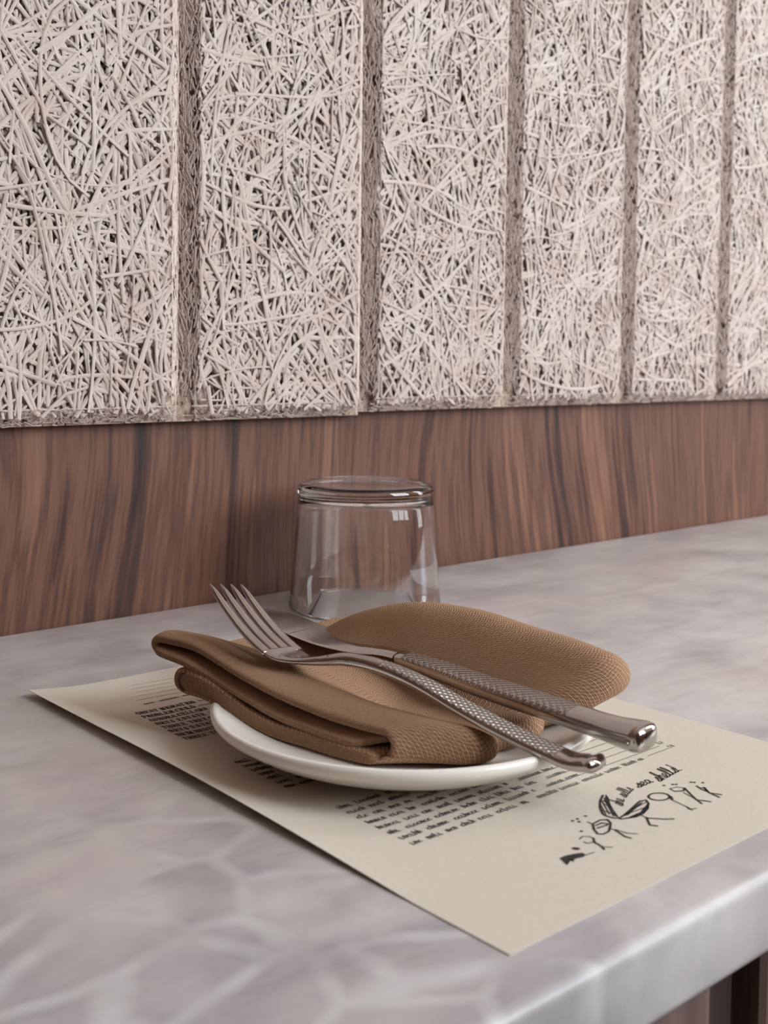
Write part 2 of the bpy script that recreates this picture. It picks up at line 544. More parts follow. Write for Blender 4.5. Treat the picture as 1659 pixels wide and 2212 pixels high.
def strand_mesh(name, zb, seed, count=3100):
    g = np.random.default_rng(seed)
    VV, QQ, base = [], [], 0
    x0, x1, z0, z1 = CH * 0.92, PITCH - CH * 0.92, zb + CH * 0.95, PTOP - CH
    def ribbon(P, width, ydepth, arch, twist=0.0):
        nonlocal base
        n = len(P)
        if n < 3:
            return
        T = np.gradient(P, axis=0)
        T /= np.maximum(np.linalg.norm(T, axis=1, keepdims=True), 1e-9)
        N = np.stack([-T[:, 1], T[:, 0]], 1)
        w = np.full(n, width)
        tt = np.linspace(-1, 1, n) * twist
        A = np.stack([P[:, 0] + N[:, 0] * w, ydepth + arch + tt * width, P[:, 1] + N[:, 1] * w], 1)
        Bc = np.stack([P[:, 0], np.full(n, ydepth), P[:, 1]], 1)
        Cc = np.stack([P[:, 0] - N[:, 0] * w, ydepth + arch - tt * width, P[:, 1] - N[:, 1] * w], 1)
        VV.append(np.concatenate([A, Bc, Cc]))
        i = np.arange(n - 1)
        QQ.append(np.stack([base + i, base + i + 1, base + n + i + 1, base + n + i], 1))
        QQ.append(np.stack([base + n + i, base + n + i + 1, base + 2 * n + i + 1, base + 2 * n + i], 1))
        base += 3 * n
    for k in range(count):
        lay = k / count                                   # 0 = deepest, 1 = outermost
        L = S * g.uniform(0.16, 0.62) * (1.0 + 0.5 * lay * (g.random() < 0.3))
        ang = g.normal(math.pi / 2, 0.75) if g.random() < 0.75 else g.uniform(0, math.pi)
        curv = g.normal(0, 1.3) / S * 0.6
        c2 = g.normal(0, 4.0) / S ** 2 * 0.12
        cx, cz = g.uniform(x0 - 0.02, x1 + 0.02), g.uniform(z0 - 0.03, z1)
        s = np.linspace(-L / 2, L / 2, 11)
        th = ang + curv * s + c2 * s * np.abs(s) * 8
        ds = s[1] - s[0]
        P = np.stack([cx + np.cumsum(np.cos(th)) * ds - math.cos(ang) * L / 2, cz + np.cumsum(np.sin(th)) * ds - math.sin(ang) * L / 2], 1)
        zlo = z0 - CH * g.uniform(0.0, 0.55)
        if cz < z0 + 0.012 and abs(math.cos(ang)) > 0.8:
            continue
        ok = (P[:, 0] > x0) & (P[:, 0] < x1) & (P[:, 1] > zlo) & (P[:, 1] < z1)
        if ok.sum() < 3:
            continue
        idx = np.where(ok)[0]
        run = np.split(idx, np.where(np.diff(idx) > 1)[0] + 1)
        run = max(run, key=len)
        P = P[run]
        # cut the end at the board edge instead of stopping short
        for e, sgn in ((0, -1), (-1, 1)):
            full = run[e] + sgn
            if 0 <= full < 11 and len(P) > 1:
                d = P[e] - P[e - sgn]
                Q = P[e] + d * 0.9
                Q[0] = min(max(Q[0], x0), x1)
                Q[1] = min(max(Q[1], zlo), z1)
                P[e] = 0.3 * P[e] + 0.7 * Q
        width = S * g.uniform(0.0038, 0.0088)
        y = 0.0070 - 0.0086 * lay ** 0.7 + g.uniform(-0.0006, 0.0006)
        ribbon(P, width, y, 0.0008, g.normal(0, 0.35))
    n_face = sum(len(q_) for q_ in QQ)
    # short cut ends on the chamfers (left, right and bottom)
    def stub(face, n, lo, hi, wmin, wmax):
        nonlocal base
        for k in range(n):
            t = g.uniform(0.02, 0.98)
            L = S * g.uniform(lo, hi)
            ang = g.normal(math.pi / 2, 0.35) if face != 'b' else g.uniform(0, math.pi)
            s = np.linspace(-L / 2, L / 2, 5)
            th = ang + g.normal(0, 0.8) / S * 2 * s
            a = np.cumsum(np.cos(th)) * (s[1] - s[0])
            b = np.cumsum(np.sin(th)) * (s[1] - s[0])
            w = S * g.uniform(wmin, wmax)
            lift = g.uniform(0.0, 0.0009)
            if face in 'lr':
                zc = g.uniform(z0, z1)
                c = np.clip(t * CH * 1.414 + a, 0.0005, CH * 1.41)
                pts = [(c - w, b + zc), (c, b + zc), (c + w, b + zc)]
                M3 = []
                for j, (cc, zz) in enumerate(pts):
                    cc = cc / 1.414
                    off = lift + (0.0004 if j == 1 else 0)
                    if face == 'l':
                        M3.append(np.stack([cc - off * .7, CH - cc - off * .7, zz], 1))
                    else:
                        M3.append(np.stack([PITCH - cc + off * .7, CH - cc - off * .7, zz], 1))
            else:
                xc = g.uniform(x0, x1)
                c = np.clip(t * CH * 1.414 + b, 0.0005, CH * 1.41)
                M3 = []
                for j in (-1, 0, 1):
                    cc = (c + j * w * np.cos(th)) / 1.414
                    off = lift + (0.0004 if j == 0 else 0)
                    M3.append(np.stack([xc + a - j * w * np.sin(th), CH - cc - off * .7, zb + cc - off * .7], 1))
            n_ = 5
            VV.append(np.concatenate(M3))
            i = np.arange(n_ - 1)
            QQ.append(np.stack([base + i, base + i + 1, base + n_ + i + 1, base + n_ + i], 1))
            QQ.append(np.stack([base + n_ + i, base + n_ + i + 1, base + 2 * n_ + i + 1, base + 2 * n_ + i], 1))
            base += 3 * n_
    stub('l', 1800, 0.015, 0.08, 0.0014, 0.0034)
    stub('r', 1300, 0.015, 0.08, 0.0014, 0.0034)
    stub('b', 700, 0.015, 0.05, 0.0018, 0.0042)
    me = arrmesh(name, np.concatenate(VV), np.concatenate(QQ))
    mi = np.zeros(len(me.polygons), np.int32)
    mi[n_face:] = 1
    me.materials.append(MT['strand'])
    me.materials.append(MT['cut'])
    me.polygons.foreach_set('material_index', mi)
    return me


bodies = {}
strands = {}
for k in range(-4, 9):
    zb = (0.727 if k <= 0 else 0.741) * S
    x = (2.305 + 0.897 * k) * S
    key = zb
    if key not in bodies:
        bodies[key] = panel_body(zb)
        bodies[key].materials.append(MT['core'])
    p = link('acoustic_panel', bodies[key], None, wall_back)
    p.location = (x, PFRONT, TZ)
    sk = (zb, k % 5)
    if sk not in strands:
        strands[sk] = strand_mesh('wood_wool_strands', zb, 100 + k)
        strands[sk].polygons.foreach_set('use_smooth', [True] * len(strands[sk].polygons))
    so = link('wood_wool_strands', strands[sk], None, p)
    so['kind'] = 'stuff'

# ------------------------------------------------------------------ table
FRONT = 1.1665 * S
table = empty('table', (0.6, 0.43, 0.0))
tag(table, 'long rose grey marble table along the wall under the place setting', 'table')


def part(name, me, mat, parent, smooth=False):
    """link a mesh built in world coordinates under a parent placed elsewhere"""
    o = link(name, me, mat, parent, smooth)
    p = parent
    off = Vector((0, 0, 0))
    while p is not None:
        off += p.location
        p = p.parent
    o.location = -off
    return o


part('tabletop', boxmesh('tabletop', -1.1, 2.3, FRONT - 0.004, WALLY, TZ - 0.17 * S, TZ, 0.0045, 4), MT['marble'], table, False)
for poly in table.children[0].data.polygons:
    poly.use_smooth = True
table.children[0].data.set_sharp_from_angle(angle=math.radians(35))
slat_me = None
SLW, SLP = 0.30 * S, 0.50 * S
for i in range(-12, 22):
    x = 1.835 * S + i * SLP
    if slat_me is None:
        slat_me = boxmesh('slat', 0, SLW, 0, 0.10 * S, -(TZ - 0.0), -0.17 * S, 0.006, 3)
        slat_me.materials.append(MT['slat'])
    o = link('slat', slat_me, None, table)
    o.location = Vector((x, FRONT + 0.16 * S, TZ)) - table.location
part('back_panel', boxmesh('back_panel', -1.05, 2.25, FRONT + 0.80 * S, FRONT + 0.86 * S, 0.0, TZ - 0.17 * S), MT['slat'], table)

# ------------------------------------------------------------------ menu sheet
PX0, PX1, PY0, PY1 = 1.402, 2.703, 1.259, 3.121


def paper_z(x, y):
    """the sheet lifts a little along its left edge near the wall"""
    e = max(0.0, 1 - (x - PX0) / 0.22)
    t = (y - 1.5) / (PY1 - 1.5)
    if t <= 0:
        w = 0.0
    else:
        w = math.sin(min(1.0, t * 1.35) * math.pi * 0.62) * (1.0 - 0.25 * t)
    return 0.0024 + 0.026 * e ** 1.7 * w


menu = empty('menu_sheet', V(PX0, PY0, 0))
tag(menu, 'cream paper menu sheet lying flat on the table under the plate', 'menu')


def build_paper():
    nx, ny = 36, 40
    verts, faces = [], []
    for lay in (0, 1):
        for j in range(ny + 1):
            for i in range(nx + 1):
                fx = (i / nx) ** 1.6
                x, y = PX0 + (PX1 - PX0) * fx, PY0 + (PY1 - PY0) * j / ny
                verts.append(V(x, y, paper_z(x, y) - 0.0016 * lay))
    n1 = (nx + 1) * (ny + 1)
    ix = lambda i, j, l: l * n1 + j * (nx + 1) + i
    for j in range(ny):
        for i in range(nx):
            faces.append((ix(i, j, 0), ix(i + 1, j, 0), ix(i + 1, j + 1, 0), ix(i, j + 1, 0)))
            faces.append((ix(i, j, 1), ix(i, j + 1, 1), ix(i + 1, j + 1, 1), ix(i + 1, j, 1)))
    for i in range(nx):
        faces.append((ix(i, 0, 0), ix(i, 0, 1), ix(i + 1, 0, 1), ix(i + 1, 0, 0)))
        faces.append((ix(i, ny, 0), ix(i + 1, ny, 0), ix(i + 1, ny, 1), ix(i, ny, 1)))
    for j in range(ny):
        faces.append((ix(0, j, 0), ix(0, j + 1, 0), ix(0, j + 1, 1), ix(0, j, 1)))
        faces.append((ix(nx, j, 0), ix(nx, j, 1), ix(nx, j + 1, 1), ix(nx, j + 1, 0)))
    return pymesh('sheet', verts, faces)


part('sheet', build_paper(), MT['paper'], menu, False)


class Print:
    """flat ink strokes lying on the sheet"""
    def __init__(self):
        self.v, self.f = [], []

    def stroke(self, pts, w, closed=False):
        pts = [Vector((p[0], p[1])) for p in pts]
        # subdivide so that the ink follows the sheet
        for a, b in zip(pts[:-1], pts[1:]):
            L = (b - a).length
            if L < 1e-6:
                continue
            d = (b - a) / L
            n = Vector((-d.y, d.x)) * w / 2
            a2, b2 = a - d * w * 0.35, b + d * w * 0.35
            k = len(self.v)
            for q in (a2 - n, b2 - n, b2 + n, a2 + n):
                self.v.append(V(q.x, q.y, paper_z(q.x, q.y) + 0.0010))
            self.f.append((k, k + 1, k + 2, k + 3))

    def fill(self, pts):
        k = len(self.v)
        c = Vector((sum(p[0] for p in pts) / len(pts), sum(p[1] for p in pts) / len(pts)))
        self.v.append(V(c.x, c.y, paper_z(c.x, c.y) + 0.0010))
        for p in pts:
            self.v.append(V(p[0], p[1], paper_z(p[0], p[1]) + 0.0010))
        n = len(pts)
        for i in range(n):
            self.f.append((k, k + 1 + i, k + 1 + (i + 1) % n))

    def build(self, name, mat):
        me = pymesh(name, self.v, self.f)
        bm = bmesh.new()
        bm.from_mesh(me)
        for f in bm.faces:
            if f.normal.z < 0:
                f.normal_flip()
        bm.to_mesh(me)
        bm.free()
        return part(name, me, mat, menu)


# slab-serif capitals as strokes on a unit cell: (heavy strokes, thin strokes)
GL = {
    'A': ([[(.5, 1), (.95, 0)]], [[(.5, 1), (.08, 0)], [(.24, .35), (.76, .35)], [(-.04, 0), (.2, 0)], [(.78, 0), (1.06, 0)]]),
    'B': ([[(.2, 0), (.2, 1)], [(.72, .92), (.82, .76), (.72, .58)], [(.76, .48), (.88, .27), (.76, .08)]], [[(.04, 1), (.72, .98)], [(.2, .53), (.74, .53)], [(.04, 0), (.76, .02)]]),
    'C': ([[(.3, .92), (.1, .68), (.1, .32), (.3, .08)]], [[(.3, .94), (.6, 1), (.9, .85)], [(.3, .06), (.6, 0), (.92, .18)], [(.9, 1), (.9, .7)]]),
    'D': ([[(.2, 0), (.2, 1)], [(.68, .92), (.9, .65), (.9, .35), (.68, .08)]], [[(.04, 1), (.68, .98)], [(.04, 0), (.68, .02)]]),
    'E': ([[(.2, 0), (.2, 1)]], [[(.04, 1), (.85, 1), (.85, .78)], [(.2, .52), (.62, .52)], [(.62, .66), (.62, .4)], [(.04, 0), (.88, 0), (.88, .24)]]),
    'G': ([[(.3, .92), (.1, .68), (.1, .32), (.3, .08)], [(.84, .42), (.84, .08)]], [[(.3, .94), (.6, 1), (.86, .85)], [(.3, .06), (.6, 0), (.84, .1)], [(.6, .42), (1, .42)], [(.86, 1), (.86, .7)]]),
    'H': ([[(.2, 0), (.2, 1)], [(.8, 0), (.8, 1)]], [[(.2, .52), (.8, .52)], [(.02, 1), (.38, 1)], [(.62, 1), (.98, 1)], [(.02, 0), (.38, 0)], [(.62, 0), (.98, 0)]]),
    'I': ([[(.5, 0), (.5, 1)]], [[(.28, 1), (.72, 1)], [(.28, 0), (.72, 0)]]),
    'L': ([[(.22, 0), (.22, 1)]], [[(.04, 1), (.42, 1)], [(.04, 0), (.88, 0), (.88, .3)]]),
    'M': ([[(.16, 1), (.5, .1)], [(.88, 0), (.88, 1)]], [[(.14, 0), (.14, 1)], [(.5, .1), (.86, 1)], [(0, 0), (.3, 0)], [(.7, 0), (1.04, 0)], [(0, 1), (.2, 1)], [(.84, 1), (1.04, 1)]]),
    'N': ([[(.18, 1), (.82, 0)]], [[(.18, 0), (.18, 1)], [(.82, 0), (.82, 1)], [(.02, 0), (.36, 0)], [(.64, 1), (1, 1)]]),
    'O': ([[(.28, .92), (.1, .68), (.1, .32), (.28, .08)], [(.72, .92), (.9, .68), (.9, .32), (.72, .08)]], [[(.28, .94), (.5, 1), (.72, .94)], [(.28, .06), (.5, 0), (.72, .06)]]),
    'P': ([[(.2, 0), (.2, 1)], [(.72, .92), (.86, .72), (.72, .52)]], [[(.04, 1), (.72, .98)], [(.2, .46), (.72, .46)], [(.04, 0), (.4, 0)]]),
    'R': ([[(.2, 0), (.2, 1)], [(.7, .92), (.82, .75), (.7, .57)], [(.58, .48), (.9, 0)]], [[(.04, 1), (.7, .98)], [(.2, .5), (.7, .5)], [(.04, 0), (.38, 0)], [(.82, 0), (1.02, 0)]]),
    'S': ([[(.24, .78), (.4, .58), (.64, .45), (.8, .24)]], [[(.24, .78), (.36, .97), (.6, 1), (.8, .84)], [(.8, .24), (.66, .03), (.4, 0), (.18, .16)], [(.8, 1), (.8, .7)], [(.18, .32), (.18, 0)]]),
    'T': ([[(.5, 0), (.5, 1)]], [[(.06, .74), (.06, 1), (.94, 1), (.94, .74)], [(.3, 0), (.7, 0)]]),
    'U': ([[(.22, 1), (.22, .3), (.36, .06)]], [[(.36, .05), (.6, 0), (.78, .2), (.8, 1)], [(.04, 1), (.4, 1)], [(.64, 1), (.96, 1)]]),
    'V': ([[(.1, 1), (.5, 0)]], [[(.5, 0), (.9, 1)], [(-.04, 1), (.28, 1)], [(.74, 1), (1.04, 1)]]),
    'Y': ([[(.1, 1), (.5, .45), (.5, 0)]], [[(.5, .45), (.9, 1)], [(-.04, 1), (.3, 1)], [(.7, 1), (1.04, 1)], [(.3, 0), (.7, 0)]]),
    '1': ([[(.5, 0), (.5, 1)]], [[(.3, .8), (.5, 1)], [(.3, 0), (.7, 0)]]),
    '2': ([[(.78, .8), (.7, .5), (.2, .05)]], [[(.2, .8), (.45, 1), (.78, .8)], [(.2, 0), (.84, 0)]]),
    '4': ([[(.66, 0), (.66, 1)]], [[(.66, 1), (.14, .32), (.9, .32)]]),
}


def caps(pr, text, x, y, h, adv, heavy=0.18, thin=0.09):
    for ch in text:
        if ch != ' ':
            hv, tn = GL[ch]
            for st, w in [(s_, heavy) for s_ in hv] + [(s_, thin) for s_ in tn]:
                pr.stroke([(x + px * adv * 0.84, y + py * h) for px, py in st], w * h)
        x += adv * (0.5 if ch == ' ' else (0.62 if ch == 'I' else 1.0))
    return x


def squiggle(pr, x, y, length, h, w, seed):
    """small illegible running print: short upright ticks and arches, word by word"""
    g = random.Random(seed)
    end = x + length
    while x < end:
        wl = min(g.uniform(0.03, 0.08), end - x)
        n = max(1, int(wl / (h * 0.9)))
        for i in range(n):
            xx = x + i * h * 0.9
            hh = h * (1.0 if g.random() < 0.75 else 1.5)
            k = g.random()
            if k < 0.4:
                pr.stroke([(xx, y), (xx, y + hh)], w)
                pr.stroke([(xx, y + h), (xx + h * 0.5, y + h * 0.9), (xx + h * 0.5, y)], w * 0.8)
            elif k < 0.7:
                pr.stroke([(xx + h * 0.5, y + h * 0.8), (xx, y + h * 0.8), (xx, y + h * 0.15), (xx + h * 0.55, y + h * 0.1)], w * 0.9)
            else:
                pr.stroke([(xx, y + hh), (xx + h * 0.15, y), (xx + h * 0.5, y)], w)
        x += wl + h * 0.8
    return x


pr = Print()
NAMES = ['GREAT MIGRATION', 'PROBLEM CHILD', 'AURORA CELLARS', 'BRYS ESTATE', 'THREE TREES', 'BRYS ESTATE R', 'BRIM BEVERA', 'THREE TREES']
ends = []
for i, nm in enumerate(NAMES):
    y = 2.765 - 0.0372 * i
    ends.append((caps(pr, nm, 1.556 - 0.0016 * i, y, 0.0205, 0.01365 + (0.0012 if 'BRYS' in nm or 'TREES' in nm else 0)), y))
pr.build('wine_list_print', MT['ink'])
pr = Print()
for i, (x, y) in enumerate(ends[:5]):
    squiggle(pr, x + 0.012, y + 0.003, 0.13, 0.008, 0.0022, 40 + i)
squiggle(pr, 1.62, 2.838, 0.16, 0.009, 0.003, 39)
pr.build('fine_print', MT['faint'])
pr = Print()
for i in range(7):
    squiggle(pr, 1.553, 2.283 - 0.0335 * i, 0.62, 0.012, 0.0042, 60 + i)
pr.build('middle_paragraph_print', MT['ink'])
pr = Print()
light = Print()
B3 = [(.30, 0), (.32, 0), (.36, 0), (.42, .0), (.40, 0), (.46, 0), (.42, 0), (.36, .0)]
for i, (L, _) in enumerate(B3):
    y = 1.912 - 0.0338 * i
    e = squiggle(pr, 1.569, y, L, 0.0115, 0.0030, 80 + i)
    if i < 7:
        squiggle(pr, e + 0.03, y, 0.12 + 0.05 * (i % 3), 0.0105, 0.0024, 120 + i)
    if i == 7:
        squiggle(light, e + 0.02, y, 2.365 - e - 0.03, 0.0105, 0.0032, 140)
    else:
        light.stroke([(e + 0.02, y), (2.455, y)], 0.0022)
light.stroke([(2.375, 1.684), (2.462, 1.684)], 0.0022)
for y, t in ((1.750, '14'), (1.716, '12'), (1.683, '14')):
    caps(light, t, 2.468, y, 0.014, 0.011, 0.2, 0.12)
pr.build('lower_paragraph_print', MT['ink'])
light.build('leader_lines_print', MT['faint'])
pr = Print()
for i in range(5):
    y = 2.90 + 0.035 * i
    pr.stroke([(1.62 + 0.015 * i, y - 0.01), (1.92, y - 0.03)], 0.004)
pr.build('pale_line_print', MT['sheen'])

# ink drawing of shells on legs, coordinates in thousandths of a unit on the sheet
fill = [[(1751,1445),(1767,1445),(1778,1442),(1789,1439),(1805,1432),(1803,1421),(1791,1418),(1779,1422),(1769,1423),(1759,1416),(1760,1421),(1759,1426),(1738,1415),(1740,1422),(1746,1433)],[(1803,1460),(1813,1459),(1818,1451),(1815,1444),(1805,1449)],[(2090,1595),(2077,1577),(2054,1555),(2026,1523),(2004,1492),(2006,1505),(2026,1531),(2050,1559),(2066,1578)],[(2018,1491),(2050,1500),(2093,1511),(2122,1515),(2103,1507),(2066,1498),(2035,1489)],[(2017,1481),(2043,1478),(2081,1485),(2119,1501),(2097,1484),(2064,1473),(2035,1471)],[(2191,1495),(2196,1491),(2183,1477),(2176,1479)]]
thick = [[(2191,1493),(2182,1489),(2172,1488),(2162,1490),(2154,1495),(2148,1502),(2146,1510),(2148,1518),(2153,1524),(2162,1528),(2172,1529),(2182,1526),(2190,1521),(2196,1514),(2198,1506),(2196,1499),(2191,1493)],[(1934,1508),(1914,1489),(1902,1470),(1909,1461),(1929,1462),(1945,1471),(1968,1487),(1977,1503),(1962,1511),(1934,1508)],[(1932,1499),(1954,1499),(1960,1487)],[(1924,1488),(1954,1485)],[(2080,1595),(2047,1577),(2017,1554),(1993,1527),(1991,1514),(1995,1499),(2003,1490)],[(2002,1490),(2034,1497),(2073,1508),(2116,1520),(2132,1515),(2121,1500),(2094,1483),(2064,1473),(2036,1472),(2016,1480),(2001,1486)],[(1878,1462),(1863,1447),(1862,1438),(1858,1424),(1851,1413)],[(1946,1459),(1935,1425),(1938,1412)],[(2052,1456),(2024,1427),(2032,1413)],[(2051,1452),(2075,1424),(2091,1413)],[(2261,1501),(2242,1474),(2224,1447),(2211,1422)],[(2224,1439),(2237,1416)],[(2226,1504),(2245,1493),(2261,1501)],[(2299,1474),(2281,1450),(2274,1418)],[(2280,1447),(2292,1424)],[(2294,1491),(2288,1478),(2299,1474),(2284,1456),(2284,1473)]]
thin = [[(1803,1421),(1825,1418)],[(1852,1477),(1867,1482),(1877,1473),(1878,1462)],[(1848,1463),(1848,1453),(1859,1450)],[(1858,1424),(1873,1409)],[(1942,1473),(1946,1459)],[(1948,1460),(1952,1432),(1966,1416)],[(1934,1508),(1934,1523)],[(2050,1574),(2004,1518)],[(2029,1560),(1996,1521)],[(2069,1583),(2002,1505)],[(2042,1565),(2037,1537)],[(2009,1545),(2013,1510)],[(2055,1578),(2049,1551)],[(2034,1494),(2093,1491)],[(2061,1502),(2122,1507)],[(2053,1470),(2051,1452)],[(2178,1477),(2174,1456),(2170,1435),(2162,1422),(2180,1415)],[(2171,1434),(2162,1414)],[(2236,1487),(2224,1447)],[(2231,1521),(2226,1504)],[(2233,1520),(2253,1516),(2261,1501)]]
dots = [[(1914,1546),(1921,1534),(1930,1546),(1956,1545),(1886,1500),(2259,1532),(2266,1527),(2304,1513),(2309,1507),(2323,1493),(2238,1541)]]

pr = Print()
for l in fill:
    pr.fill([(a / 1000, b / 1000) for a, b in l])
for l in thick:
    pr.stroke([(a / 1000, b / 1000) for a, b in l], 0.0046)
for l in thin:
    pr.stroke([(a / 1000, b / 1000) for a, b in l], 0.0026)
for a, b in dots[0]:
    pr.fill([(a / 1000 + 0.004 * math.cos(t), b / 1000 + 0.004 * math.sin(t)) for t in [k * math.pi / 3 for k in range(6)]])
pr.build('shell_drawing_print', MT['ink'])

# handwritten caption over the drawing
CUR = {
    's': (0.55, [(0, .1), (.3, .55), (.42, .95), (.46, .5), (.36, .08), (.1, .05), (.3, .02), (.55, .1)]),
    'h': (0.62, [(0, .1), (.25, .9), (.33, 1.9), (.18, 1.7), (.12, 0), (.2, .6), (.38, .95), (.46, .6), (.46, .08), (.62, .1)]),
    'e': (0.52, [(0, .1), (.36, .55), (.34, .92), (.14, .85), (.08, .4), (.2, .04), (.52, .2)]),
    'l': (0.42, [(0, .1), (.3, 1.0), (.3, 1.8), (.16, 1.7), (.12, .5), (.2, .04), (.42, .15)]),
    'a': (0.62, [(.44, .8), (.2, .95), (.06, .5), (.16, .06), (.38, .35), (.44, .85), (.44, .1), (.62, .15)]),
    '!': (0.30, [(.12, 1.8), (.06, .5)]),
}


def cursive(pr, text, path, xh, w):
    # path: list of (x, y) baseline points; characters advance along it
    pts = [Vector(p) for p in path]
    seg = [(b - a).length for a, b in zip(pts[:-1], pts[1:])]
    def at(s):
        for a, b, L in zip(pts[:-1], pts[1:], seg):
            if s <= L or b is pts[-1]:
                d = (b - a) / L
                return a + d * s, d
            s -= L
    tot = sum(CUR[c][0] if c != ' ' else 0.4 for c in text)
    k = sum(seg) / tot
    s = 0.0
    for c in text:
        if c == ' ':
            s += 0.4 * k
            continue
        adv, g = CUR[c]
        o, d = at(s + adv * k * 0.5)
        n = Vector((-d.y, d.x))
        P = [o + d * ((gx + 0.18 * gy - adv / 2) * k) + n * (gy * xh) for gx, gy in g]
        dense = []
        for i in range(len(P) - 1):
            for t in (0, .33, .66):
                p0, p1, p2, p3 = P[max(i - 1, 0)], P[i], P[i + 1], P[min(i + 2, len(P) - 1)]
                dense.append(0.5 * ((2 * p1) + (-p0 + p2) * t + (2 * p0 - 5 * p1 + 4 * p2 - p3) * t * t + (-p0 + 3 * p1 - 3 * p2 + p3) * t ** 3))
        dense.append(P[-1])
        pr.stroke(dense, w)
        if c == '!':
            q = o - n * 0.0
            pr.stroke([q, q + d * 0.002], w * 1.3)
        s += adv * k


pr = Print()
cursive(pr, 'she sells', [(2.062, 1.526), (2.102, 1.550), (2.165, 1.572)], 0.019, 0.0022)
cursive(pr, 'sea', [(2.180, 1.570), (2.238, 1.569)], 0.021, 0.0030)
cursive(pr, 'shells!', [(2.250, 1.561), (2.300, 1.566), (2.358, 1.574)], 0.025, 0.0030)
pr.build('handwritten_caption_print', MT['ink'])

# ------------------------------------------------------------------ plate
PC = (1.945, 2.118)
PR = 0.482


def plate_in(r):
    """height of the plate's upper surface at radius r (units)"""
    return float(interp([0, .27, .33, .39, .44, .475, .6], [.046, .047, .055, .076, .100, .114, .114], r))


def lathe(name, prof, seg=96, close=False):
    verts, faces = [], []
    n = len(prof)
    for k in range(seg):
        a = 2 * math.pi * k / seg
        for r, z in prof:
            verts.append((r * math.cos(a) * S, r * math.sin(a) * S, z * S))
    for k in range(seg):
        k2 = (k + 1) % seg
        for i in range(n - 1 if not close else n):
            i2 = (i + 1) % n
            faces.append((k * n + i, k2 * n + i, k2 * n + i2, k * n + i2))
    me = pymesh(name, verts, faces)
    bm = bmesh.new()
    bm.from_mesh(me)
    bmesh.ops.remove_doubles(bm, verts=bm.verts, dist=1e-6)
    bmesh.ops.recalc_face_normals(bm, faces=bm.faces)
    bm.to_mesh(me)
    bm.free()
    return me


pz0 = 0.0034
prof = [(0.0005, plate_in(0))] + [(r, plate_in(r)) for r in np.linspace(.05, .455, 18)]
prof += [(.466, .1135), (.474, .1155), (.481, .113), (.4845, .105), (.482, .094), (.472, .084), (.452, .071), (.42, .052), (.38, .034), (.33, .019), (.30, .013), (.297, 0.0), (.280, 0.0), (.276, .014), (.2, .016), (0.0005, .016)]
plate_me = lathe('side_plate', prof, 112)
plate = link('side_plate', plate_me, MT['ceramic'], None, True)
plate.location = V(PC[0], PC[1], pz0)
tag(plate, 'small round white ceramic plate holding the folded brown napkin', 'plate')

# ------------------------------------------------------------------ napkin
NU, NW, NO = Vector((.25, -.968)), Vector((.968, .25)), Vector((1.55, 2.62))
TU = [-.05, .1, .19, .28, .45, .62, .75, .88, 1.0, 1.1]
TW = [-.02, .0, .06, .10, .15, .30, .39, .455, .525, .61, .72]
ZTOP = np.array([
    [.250, .243, .220, .196, .158, .140, .138, .132, .13, .13],
    [.256, .251, .230, .208, .168, .150, .148, .146, .14, .14],
    [.256, .253, .236, .216, .180, .164, .162, .158, .15, .15],
    [.243, .241, .231, .213, .178, .158, .154, .152, .145, .145],
    [.215, .215, .214, .198, .166, .124, .114, .126, .12, .12],
    [.150, .152, .158, .166, .144, .098, .088, .116, .115, .115],
    [.135, .140, .150, .160, .152, .132, .124, .135, .13, .13],
    [.130, .150, .178, .208, .228, .222, .210, .200, .186, .18],
    [.130, .168, .222, .262, .299, .298, .286, .270, .250, .23],
    [.125, .160, .205, .250, .292, .288, .272, .252, .228, .20],
    [.12, .14, .165, .19, .21, .20, .19, .17, .15, .14]])


def ztop(u, w):
    rows = [float(interp(TU, r, u)) for r in ZTOP]
    return float(interp(TW, rows, w))


UMW = [-.02, .0, .05, .10, .15, .22, .30, .36, .41, .46, .53, .60, .66, .72]
UMV = [.69, .715, .79, .865, .885, .845, .885, .90, .87, .95, 1.00, 1.005, .985, .95]
ULV = [(-.02, -.01), (.0, -.012), (.06, -.02), (.3, -.01), (.6, .04), (.78, .07)]


